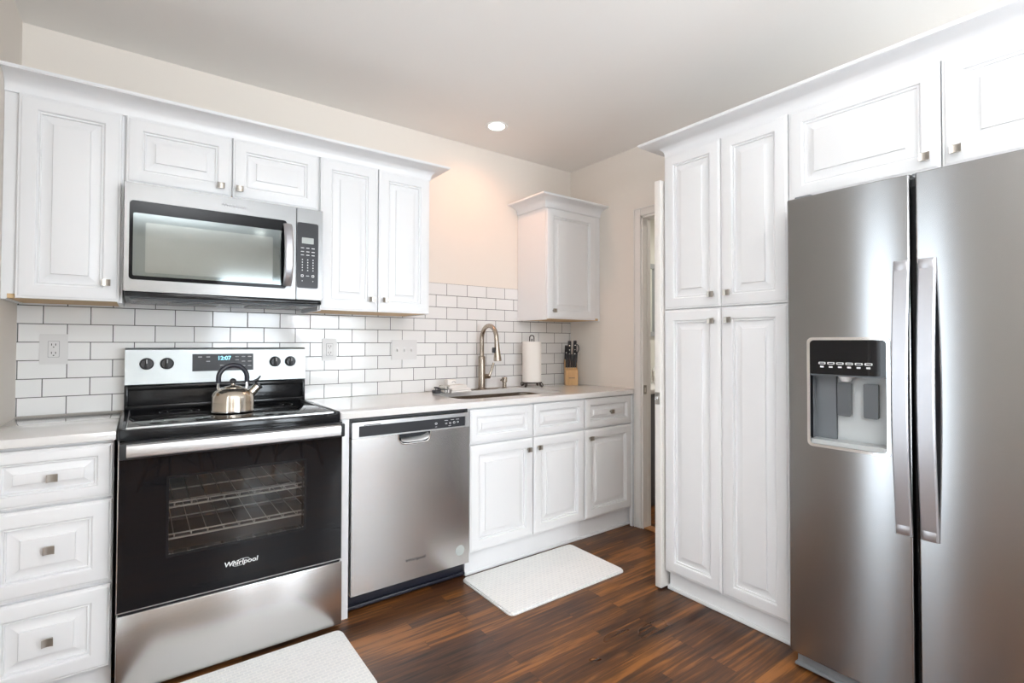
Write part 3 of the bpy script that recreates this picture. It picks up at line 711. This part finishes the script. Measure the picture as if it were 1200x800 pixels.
rf = fridge_door('fridge_door', -2.866, -2.350, .066, 1.774)
gk = B(); box(gk, FX+.067, 2.128, -2.335, -1.953, .07, 1.77); obj('freezer_gasket', gk, M['rubber'], t)
gk = B(); box(gk, FX+.067, 2.128, -2.864, -2.351, .07, 1.77); obj('fridge_gasket', gk, M['rubber'], t)
for y in (-2.0, -2.82): obj('hinge_cover', bx(2.075, 2.16, y-.03, y+.03, 1.7745, 1.786, .004), M['grey_plastic'], t)
def fridge_handle(parent, y0, y1):
    b = B(); n = 20; A = []
    z0, z1 = .608, 1.495
    for i in range(n+1):
        s = i/n; z = z0+(z1-z0)*s; bow = .014+.032*math.sin(math.pi*s)
        xi = FX+.012-bow
        A.append([b.verts.new(p) for p in ((xi+.010, y0, z), (xi-.0, y0, z), (xi-.004, y0+.004, z), (xi-.004, y1-.004, z), (xi, y1, z), (xi+.010, y1, z))])
    for a, c in zip(A, A[1:]):
        for k in range(6): b.faces.new((a[k], a[(k+1) % 6], c[(k+1) % 6], c[k]))
    b.faces.new(A[0]); b.faces.new(A[-1])
    for z in (z0+.004, z1-.034): box(b, FX-.010, FX+.016, y0+.004, y1-.004, z, z+.03, .003)
    obj('door_handle', b, M['handle'], parent)
fridge_handle(fz, -2.336, -2.292); fridge_handle(rf, -2.403, -2.358)
# dispenser
PFd = PX(FX+.0015)
def xface(y): return 0
bz = B(); plate(bz, PFd, rrect(HY0-.004, HY1+.004, HZ0-.004, HZ1+.004, .018, 6), [rrect(HY0+.006, HY1-.006, HZ0+.006, HZ1-.006, .014, 6)], -.02, .004)
dsp = obj('dispenser', bz, M['chrome'], fz)
PFi = PX(FX)
obj('dispenser_panel', plate(B(), PFi, rrect(HY0+.004, HY1-.004, 1.114, HZ1-.004, .010, 5), [], -.012, .0015), M['black_glass'], dsp)
rc = B()
box(rc, FX+.058, FX+.063, HY0, HY1, HZ0, 1.114)
obj('recess_back', rc, M['disp_grey'], dsp)
rs = B(); box(rs, FX+.004, FX+.058, HY1-.006, HY1-.001, HZ0, 1.114); box(rs, FX+.004, FX+.058, HY0+.001, HY0+.006, HZ0, 1.114); box(rs, FX+.004, FX+.058, HY0+.006, HY1-.006, 1.108, 1.114)
box(rs, FX+.045, FX+.0578, HY1-.075, HY1-.006, HZ0, 1.114)
obj('recess_sides', rs, M['disp_dark'], dsp)
for yc in (-2.130, -2.212): 
    pd = B(); plate(pd, PX(FX+.05), rrect(yc-.022, yc+.022, .965, 1.085, .006, 4), [], 0, .012); obj('paddle', pd, M['paddle'], dsp)
tr_ = B(); plate(tr_, PZ(HZ0+.008), rrect(FX-.006, FX+.057, HY0+.008, HY1-.008, .008, 4), [], 0, .016); obj('drip_tray', tr_, M['disp_grey'], dsp)
nz = B(); lathe(nz, (FX+.03, -2.14, 1.090), [(.014, 0), (.022, .012), (.024, .018)], 20); obj('spout', nz, M['print'], dsp)
ic = B()
for i in range(6):
    y = -2.062-i*.029; plate(ic, PFi, rrect(y-.024, y-.001, 1.150, 1.158, .002, 2), [rrect(y-.021, y-.004, 1.152, 1.156, .001, 1)], .0013, .0022)
    plate(ic, PFi, rrect(y-.018, y-.006, 1.138, 1.144, .001, 1), [], .0013, .0022)
obj('dispenser_icons', ic, M['print'], dsp)
gr = B(); box(gr, 2.082, 2.13, -2.855, -1.966, .012, .060, .006); box(gr, 2.068, 2.10, -2.855, -1.962, .012, .022, .004)
for y in (-1.990, -2.075, -2.40): box(gr, 2.0805, 2.09, y-.003, y+.003, .024, .058)
obj('base_grille', gr, M['grey_plastic'], t)
for y in (-2.82, -2.0):
    for x in (2.17, 2.68): obj('foot', lathe(B(), (x, y, 0), [(.02, 0), (.02, .02), (.012, .031)], 14), M['black_matte'], t)

# ------------------------------------------------------------------ kettle
kx, ky, kz = .383, -.392, .9207
t = thing('kettle', 'brushed steel whistling kettle with a black arched handle on the cooktop', 'kettle', (kx, ky, kz))
b = B(); pr = [(.074, 0), (.082, .003), (.0845, .008), (.0835, .012), (.083, .046)]
for k in range(1, 11): a = H*k/10; pr.append((.030+.053*math.cos(a), .058+.048*math.sin(a)) if k < 10 else (.030, .106))
pr += [(0, .107)]
body = obj('body', lathe(b, (kx, ky, kz), pr, 48), M['kettle'], t)
obj('rim', lathe(B(), (kx, ky, kz), [(.0835, .006), (.0865, .007), (.0865, .011), (.0835, .012)], 48), M['chrome'], t)
ld = obj('lid', lathe(B(), (kx, ky, kz), [(.036, .1045), (.037, .108), (.030, .112), (.012, .115), (.008, .118), (.008, .124), (0, .125)], 32), M['kettle'], t)
kn = B(); lathe(kn, (kx, ky, kz), [(0, .121)]+[(.0135*math.sin(math.pi*k/10), .1335-.0125*math.cos(math.pi*k/10)) for k in range(1, 10)]+[(0, .146)], 20); obj('lid_knob', kn, M['black_matte'], ld)
ca, sa = math.cos(.12), math.sin(.12)
def hk(u, v): return (kx+u*ca, ky+u*sa, kz+v)
hp = [hk(-.056, .128), hk(-.056, .148)]+[hk(-.056*math.cos(math.pi*k/14), .148+.055*math.sin(math.pi*k/14)) for k in range(1, 14)]+[hk(.056, .148), hk(.056, .128)]
obj('handle', tube(B(), hp, .0100, 12), M['rubber'], t)
for s in (-1, 1): obj('handle_bracket', tube(B(), [hk(s*.052, .090), hk(s*.056, .108), hk(s*.056, .132)], [.006, .006, .0055], 8), M['chrome'], t)
obj('handle_bar', tube(B(), [hk(-.056, .130), hk(.086, .130)], .0035, 8), M['black_matte'], t)
sp = obj('spout', tube(B(), [hk(.060, .066), hk(.082, .088), hk(.102, .109)], [.020, .018, .0165], 18), M['kettle'], t)
obj('spout_cap', tube(B(), [hk(.099, .106), hk(.106, .113)], .019, 18), M['black_matte'], sp)
wl = B(); tube(wl, [hk(.076, .128), hk(.090, .130), hk(.100, .136), hk(.112, .152)], [.004, .007, .006, .003], 8); obj('whistle_lever', wl, M['black_matte'], sp)

# ------------------------------------------------------------------ faucet, soap pump
fx, fy, fz_ = 1.885, -.060, .9145
t = thing('faucet', 'brushed nickel pull-down gooseneck faucet behind the sink', 'faucet', (fx, fy, fz_))
obj('deck_plate', plate(B(), PZ(fz_), rrect(fx-.135, fx+.125, fy-.028, fy+.028, .027, 8), [], 0, .006), M['nickel'], t)
obj('base', lathe(B(), (fx, fy, fz_+.006), [(.027, 0), (.027, .004), (.024, .008), (.0235, .21), (.020, .214), (.0165, .216)], 24), M['nickel'], t)
R_ = .085; zc = fz_+.335
pts = [(fx, fy, fz_+.21), (fx, fy, zc)]+[(fx, fy-R_+R_*math.cos(math.pi*k/16), zc+R_*math.sin(math.pi*k/16)) for k in range(1, 16)]+[(fx, fy-2*R_, zc), (fx, fy-2*R_-.004, zc-.025)]
obj('neck', tube(B(), pts, .0145, 16), M['nickel'], t)
sh = obj('spray_head', tube(B(), [(fx, fy-2*R_-.004, zc-.022), (fx, fy-2*R_-.006, zc-.05), (fx, fy-2*R_-.014, zc-.13), (fx, fy-2*R_-.015, zc-.142)], [.0155, .017, .025, .0255], 18), M['nickel'], t)
obj('spray_button', bx(fx-.034, fx-.014, fy-2*R_-.018, fy-2*R_+.002, zc-.09, zc-.055, .004), M['black_matte'], sh)
hd = B(); tube(hd, [(fx+.015, fy, fz_+.085), (fx+.062, fy, fz_+.085)], [.017, .016], 16); tube(hd, [(fx+.056, fy-.006, fz_+.088), (fx+.068, fy-.012, fz_+.12), (fx+.082, fy-.02, fz_+.175)], [.011, .008, .0075], 12)
obj('lever_handle', hd, M['nickel'], t)
t = thing('soap_dispenser', 'short brushed nickel soap pump beside the faucet', 'soap dispenser', (2.060, -.075, .9145))
obj('pump_body', lathe(B(), (2.060, -.075, .9145), [(.021, 0), (.021, .004), (.014, .008), (.014, .040), (.019, .042), (.019, .072), (.016, .075), (0, .075)], 20), M['nickel'], t)
obj('pump_spout', tube(B(), [(2.060, -.075, .978), (2.03, -.10, .979), (1.995, -.125, .974)], [.0085, .007, .005], 10), M['nickel'], t)

# ------------------------------------------------------------------ paper towel, knife block, cloths
px, py = 2.255, -.130
t = thing('paper_towel_holder', 'dark wire paper towel holder with scrolled feet, right of the sink', 'holder', (px, py, .9145))
b = B(); n = 28
tube(b, [(px+.068*math.cos(2*math.pi*i/n), py+.068*math.sin(2*math.pi*i/n), .9145+.034) for i in range(n)], .0035, 8, closed=True)
tube(b, [(px-.068, py, .9485), (px+.068, py, .9485)], .003, 8); tube(b, [(px, py-.068, .9485), (px, py+.068, .9485)], .003, 8)
obj('base_ring', b, M['iron'], t)
for k in range(4):
    a = math.radians(20+90*k); ca_, sa_ = math.cos(a), math.sin(a); pts = []
    for i in range(26):
        s = i/25; th = -1.2+s*7.0; rr = .017-.010*s
        pts.append((px+ca_*(.074+rr*math.cos(th)), py+sa_*(.074+rr*math.cos(th)), .9145+.0205+rr*math.sin(th)))
    obj('scroll_foot', tube(B(), [(px+ca_*.066, py+sa_*.066, .9485)]+pts, .0034, 7), M['iron'], t)
b = B(); tube(b, [(px, py, .9485), (px, py, 1.252)], .004, 8)
tube(b, [(px-.013, py+.008, 1.232), (px-.013, py+.008, 1.262)]+[(px-.013*math.cos(math.pi*k/10), py+.008*math.cos(math.pi*k/10), 1.262+.014*math.sin(math.pi*k/10)) for k in range(1, 10)]+[(px+.013, py-.008, 1.262), (px+.013, py-.008, 1.232)], .0036, 8)
obj('pole', b, M['iron'], t)
b = B(); lathe(b, (px, py, .9525), [(.020, 0), (.064, 0), (.066, .002), (.066, .278), (.064, .280), (.020, .280), (.020, 0)], 40)
rl = thing('paper_towel_roll', 'roll of white paper towels standing on the dark wire holder', 'paper towels', (px, py, .9525))
b.faces.ensure_lookup_table(); obj('roll', b, M['paper'], rl)

kbx, kby, ang = 2.640, -.115, math.radians(-36)
def KB(u, v, z): return Vector((kbx+u*math.cos(ang)-v*math.sin(ang), kby+u*math.sin(ang)+v*math.cos(ang), .9145+z))
def kbmap(bm):
    for q in bm.verts: q.co = KB(q.co.x, q.co.y, q.co.z)
    return bm
# u across, v back (+) / front (-)
t = thing('knife_block', 'light wood knife block full of black-handled knives in the counter corner', 'knife block', (kbx, kby, .9145))
b = B(); pf = [(-.055, 0), (.052, 0), (.052, .165), (.022, .165), (-.020, .110), (-.020, .112), (-.055, .112)]
pf = [(-.055, 0), (.052, 0), (.052, .190), (.010, .150), (-.018, .112), (-.055, .112)]
a = [b.verts.new((-.046, v, z)) for v, z in pf]; c = [b.verts.new((.046, v, z)) for v, z in pf]
for i in range(len(pf)): b.faces.new((a[i], a[(i+1) % len(pf)], c[(i+1) % len(pf)], c[i]))
b.faces.new(a); b.faces.new(c); bmesh.ops.bevel(b, geom=list(b.edges), offset=.003, segments=2, affect='EDGES')
obj('block', kbmap(b), M['block'], t)
lb = B(); box(lb, -.022, .022, -.0562, -.0545, .050, .054); obj('maker_stamp', kbmap(lb), M['slot'], t)
def knife(label, u, v, z0, ln, wd, th, tilt, curve=0, group='knives in the block', rivets=3, steelcap=False):
    k = thing('knife', label, 'knife', KB(u, v, z0), group)
    b = B(); n = 10; A = []
    dv, dz = -math.sin(tilt), math.cos(tilt)
    for i in range(n+1):
        s = i/n; wv = wd*(.78+.22*math.sin(math.pi*s*1.0)+.22*s*s); off = curve*s*s
        cv, cz = v+dv*ln*s, z0+dz*ln*s
        A.append([b.verts.new(KB(u+q*th+off, cv+p*wv*dz, cz-p*wv*dv*-1*-1)) for q, p in ((-1, -.8), (-.5, -1), (.5, -1), (1, -.8), (1, .8), (.5, 1), (-.5, 1), (-1, .8))])
    for a, c in zip(A, A[1:]):
        for j in range(8): b.faces.new((a[j], a[(j+1) % 8], c[(j+1) % 8], c[j]))
    b.faces.new(A[0]); b.faces.new(A[-1])
    ho = obj('handle', b, M['black_matte'], k)
    for i in range(rivets):
        s = .25+.25*i; cv, cz = v+dv*ln*s, z0+dz*ln*s
        r = B(); 
        p0 = KB(u-th*1.03+curve*s*s, cv-wd*.1, cz); p1 = KB(u, cv-wd*1.02, cz)
        tube(r, [KB(u, cv-wd*1.14, cz), KB(u, cv-wd*.8, cz)], .0046, 8); obj('rivet', r, M['chrome'], ho)
    b = B(); b_ = [KB(u, v-dv*.02, z0-dz*.02), KB(u, v+dv*.004, z0+dz*.004)]; tube(b, b_, .006, 8); obj('bolster', b, M['chrome'], k)
    return k
knife('leftmost tall black knife handle in the block', -.034, .030, .188, .105, .012, .0105, .30, 0, 'large knives at the back of the block', 2)
knife('second large black knife handle from the left in the block', -.010, .034, .196, .130, .014, .0115, .28, 0, 'large knives at the back of the block', 3)
knife('rightmost large black knife handle in the block', .030, .034, .196, .134, .014, .0115, .28, 0, 'large knives at the back of the block', 3)
# scissors
k = thing('kitchen_scissors', 'black-handled scissors standing at the right edge of the knife block', 'scissors', KB(.038, .012, .152))
b = B(); n = 18
tube(b, [KB(.047+.012*math.cos(2*math.pi*i/n), .004, .268+.028*math.sin(2*math.pi*i/n)) for i in range(n)], .0038, 8, closed=True); tube(b, [KB(.040, .010, .160), KB(.045, .006, .242)], .006, 8); obj('handle', b, M['black_matte'], k)
for i in range(5):
    knife(('leftmost', 'second from left', 'middle', 'second from right', 'rightmost')[i]+' black steak knife in the front row of the block', -.033+i*.0165, -.006, .1275, .098, .009, .0068, .10, 0, 'steak knives in the front row', 0)

def folded(name, label, cat, c, sx, sy, hz, m, rz, layers=2, group=None):
    b = B()
    for i in range(layers):
        z0 = c[2]+hz/layers*i; t_ = bmesh.new()
        bmesh.ops.create_cube(t_, size=1)
        for q in t_.verts: q.co = Vector((q.co.x*(sx-.006*i), q.co.y*(sy-.004*i), q.co.z*hz/layers*.98))
        bmesh.ops.bevel(t_, geom=list(t_.edges), offset=hz/layers*.42, segments=3, affect='EDGES')
        xform(t_, Vector((c[0], c[1], z0+hz/layers/2)), rz+.02*i); join(b, t_)
    o = obj(name, b, m); tag(o, label, cat, group); return o
folded('dish_cloth', 'folded white dish cloth lying on the counter, lowest of the stack left of the faucet', 'cloth', (1.660, -.125, .9142), .155, .11, .026, M['cloth'], .06, 2)
folded('dish_cloth', 'folded white dish cloth lying upper in the stack left of the faucet', 'cloth', (1.648, -.120, .9405), .135, .095, .020, M['cloth'], -.04, 2)
t = thing('soap_dish', 'small white box with a dark loop on top of the folded dish cloths', 'soap dish', (1.615, -.115, .961))
obj('box', xform(bx(-.032, .032, -.022, .022, 0, .034, .006), Vector((1.615, -.115, .961)), .1), M['cloth'], t)
lp = B(); tube(lp, [(1.615+.012+.012*math.cos(math.pi*k/8)*1, -.139, .974+.008*math.sin(math.pi*k/8)) for k in range(9)], .0016, 6); obj('loop', lp, M['grey_plastic'], t)
b = B()
pts = [(1.555+.03*math.cos(a*.5), -.13+.012*math.sin(a), .9275+.0) for a in range(2)]
for i, (x, z, r) in enumerate(((1.572, .929, .0135), (1.552, .9275, .012), (1.562, .949, .0095))): tube(b, [(x-.004, -.175, z), (x, -.12, z), (x+.004, -.075, z)], [r*.85, r, r*.85], 14)
o = obj('dish_towel', b, M['stripe']); tag(o, 'rolled grey-striped dish towel tucked against the white dish cloths', 'towel')
b = B(); box(b, 1.497, 1.536, -.15, -.095, .9145, .935, .006); tube(b, [(1.488, -.15, .952), (1.515, -.14, .948), (1.545, -.13, .936)], [.005, .006, .004], 8)
tube(b, [(1.498, -.148, .950), (1.500, -.146, .930)], .003, 6)
o = obj('scrub_brush', b, M['dark_cloth']); tag(o, 'dark grey scrub brush at the left end of the cloth stack', 'brush')

# ------------------------------------------------------------------ floor mats
def floor_mat_obj(label, x0, x1, y0, y1):
    b = plate(B(), PZ(.0005), rrect(x0, x1, y0, y1, .03, 6), [], 0, .012)
    bmesh.ops.bevel(b, geom=[e for e in b.edges if e.calc_face_angle(0) > 1 and min(e.verts[0].co.z, e.verts[1].co.z) > .01], offset=.006, segments=2, affect='EDGES')
    tag(obj('kitchen_mat', b, M['mat']), label, 'mat')
floor_mat_obj('pale cushioned kitchen mat on the floor in front of the sink cabinet', 1.402, 2.163, -1.052, -.618)
floor_mat_obj('pale cushioned kitchen mat on the floor in front of the range', -.005, .757, -1.145, -.712)

# ------------------------------------------------------------------ ceiling lamps
def can_light(label, x, y, power, col, size=.06, group=None):
    t = thing('ceiling_light', label, 'light', (x, y, HC-.012), group)
    obj('trim_ring', lathe(B(), (x, y, HC-.0005), [(.050, -.002), (.068, -.006), (.070, -.002), (.070, 0), (.050, 0)], 36), M['can_trim'], t)
    obj('lens', lathe(B(), (x, y, HC-.0005), [(.0505, -.001), (.048, -.0035), (0, -.004)], 36), M['can'], t)
    l = bpy.data.lights.new('lamp', 'SPOT'); l.energy = power; l.color = col; l.spot_size = math.radians(168); l.spot_blend = 1; l.shadow_soft_size = size
    o = bpy.data.objects.new('lamp', l); C.objects.link(o); o.parent = t; o.location = (0, 0, -.012)
can_light('round recessed ceiling light glowing near the far corner above the sink', 1.797, -.353, 11.5, (1, .43, .20))
can_light('recessed ceiling light behind the viewer, nearer the range', .75, -3.3, 7, (.97, .98, 1))
can_light('recessed ceiling light behind the viewer, nearer the refrigerator', 1.45, -3.3, 7, (.97, .98, 1))
can_light('recessed ceiling light over the dining chairs', 1.2, -4.6, 10, (.97, .98, 1))

def fill_pendant(label, x, y, z, power, col):  # invented hanging globe, added out of view as fill for ceiling and room
    t = thing('fill_pendant_lamp', label, 'lamp', (x, y, z))
    obj('globe', lathe(B(), (x, y, z), [(0, -.14)]+[(.14*math.sin(math.pi*k/14), -.14*math.cos(math.pi*k/14)) for k in range(1, 14)]+[(0, .14)], 28), M['globe'], t)
    obj('cord', tube(B(), [(x, y, z+.138), (x, y, HC-.02)], .004, 8), M['black_matte'], t)
    obj('canopy', lathe(B(), (x, y, HC-.022), [(.05, 0), (.055, .004), (.055, .0215), (0, .0215)], 20), M['black_matte'], t)
    l = bpy.data.lights.new('fill_bulb', 'POINT'); l.energy = power; l.color = col; l.shadow_soft_size = .16
    o = bpy.data.objects.new('fill_bulb', l); C.objects.link(o); o.parent = t; o.location = (0, 0, 0)
fill_pendant('white globe lamp added unseen as fill light behind the viewer, over the dining chairs', 1.9, -4.4, 1.52, 100, (.86, .92, 1))

def fill_torchiere(label, x, y, power, col):  # added uplight out of view, bounces soft fill off the ceiling
    t = thing('fill_floor_lamp', label, 'lamp', (x, y, 0))
    obj('base', lathe(B(), (x, y, 0), [(.14, 0), (.14, .015), (.03, .03), (0, .03)], 28), M['black_matte'], t)
    obj('pole', tube(B(), [(x, y, .025), (x, y, 1.72)], .011, 10), M['black_matte'], t)
    obj('bowl', lathe(B(), (x, y, 1.70), [(.02, 0), (.10, .03), (.16, .09), (.157, .092), (.097, .036), (0, .012)], 32), M['black_matte'], t)
    l = bpy.data.lights.new('fill_bulb', 'AREA'); l.shape = 'DISK'; l.size = .2; l.energy = power; l.color = col
    o = bpy.data.objects.new('fill_bulb', l); C.objects.link(o); o.parent = t; o.location = (0, 0, 1.775); o.rotation_euler = (math.pi, 0, 0)
fill_torchiere('black uplight floor lamp added unseen as fill light behind the viewer', 0.28, -3.9, 118, (.86, .92, 1))

# ------------------------------------------------------------------ bathroom glimpse
t = thing('bathroom_vanity', 'dark grey vanity with a white top seen through the doorway', 'vanity', (3.45, -.25, 0))
obj('body', bx(3.08, 3.85, -.46, -.02, .03, .845), M['vanity'], t); obj('top', bx(3.06, 3.87, -.485, -.016, .846, .880, .004), M['white_plastic'], t)
obj('toe_kick', bx(3.09, 3.84, -.44, -.40, .001, .03), M['vanity'], t)
for i in range(2): obj('door', rings(B(), PY(-.46), 3.10+i*.375, 3.46+i*.375, .06, .83, [(0, .0005), (0, .016), (.05, .016), (.055, .008), (.06, .008)]), M['vanity'], t)
t = thing('bathroom_faucet', 'small chrome faucet on the white vanity top in the bathroom', 'faucet', (3.52, -.17, .8805))
b = B(); lathe(b, (3.52, -.17, .8805), [(.028, 0), (.028, .01), (.016, .02), (.016, .07)], 16); obj('base', b, M['chrome'], t)
obj('spout', tube(B(), [(3.52, -.17, .94)]+[(3.52, -.17-.055+.055*math.cos(math.pi*k/10), .98+.055*math.sin(math.pi*k/10)) for k in range(0, 10)], .011, 10), M['chrome'], t)
t = thing('wall_mirror', 'grey-framed mirror on the bathroom wall seen through the doorway', 'mirror', (3.486, -.02, 1.284))
P2 = PY(-.0125)
obj('frame', plate(B(), P2, [(3.20, 1.284), (3.772, 1.284), (3.772, 1.925), (3.20, 1.925)], [[(3.24, 1.324), (3.728, 1.324), (3.728, 1.885), (3.24, 1.885)]], .0005, .02), M['mframe'], t)
obj('glass', plate(B(), P2, [(3.24, 1.324), (3.728, 1.324), (3.728, 1.885), (3.24, 1.885)], [], .001, .006), M['mirror'], t)
can_light('recessed bathroom ceiling light beyond the doorway', 3.45, -.85, 60, (1, .95, .88))

# ------------------------------------------------------------------ dining chairs mirrored in the oven door
def chair(label, x, y, rz):
    t = thing('dining_chair', label, 'chair', (x, y, 0), 'dining chairs behind the viewer')
    def W(u, v, z): return Vector((x+u*math.cos(rz)-v*math.sin(rz), y+u*math.sin(rz)+v*math.cos(rz), z))
    b = B(); nu, nv = 10, 16; G = []
    for j in range(nv+1):
        s = j/nv
        if s < .5: v = .22-.42*s/.5; z = .45+.02*math.cos(s*6); wd = .23
        else: q = (s-.5)/.5; v = -.20-.10*q; z = .46+.36*q; wd = .23-.05*q*q
        G.append([b.verts.new(W(wd*(2*i/nu-1), v+(.05*(2*i/nu-1)**2 if s >= .5 else 0), z+.05*(2*i/nu-1)**2*(1-abs(s-.5)))) for i in range(nu+1)])
    for a, c in zip(G, G[1:]):
        for i in range(nu): b.faces.new((a[i], a[i+1], c[i+1], c[i]))
    bmesh.ops.solidify(b, geom=list(b.faces), thickness=.008)
    obj('seat', b, M['chair_shell'], t)
    for sx in (-1, 1):
        for sy in (-1, 1): obj('leg', tube(B(), [W(sx*.14, sy*.12, .43), W(sx*.24, sy*.22, .002)], [.016, .011], 10), M['chair_wood'], t)
    st = B()
    for sx in (-1, 1):
        tube(st, [W(sx*.15, .13, .41), W(sx*.21, -.19, .15)], .005, 6); tube(st, [W(sx*.15, -.13, .41), W(sx*.21, .19, .15)], .005, 6)
    for sy in (-1, 1):
        tube(st, [W(.15, sy*.13, .41), W(-.21, sy*.19, .15)], .005, 6); tube(st, [W(-.15, sy*.13, .41), W(.21, sy*.19, .15)], .005, 6)
    obj('wire_struts', st, M['black_matte'], t)
chair('molded dining chair with wooden legs behind the viewer, left', .35, -3.75, .3)
chair('molded dining chair with wooden legs behind the viewer, right', 1.25, -3.85, -.2)
chair('molded dining chair with wooden legs behind the viewer, by the rear window', .75, -4.7, 3.0)
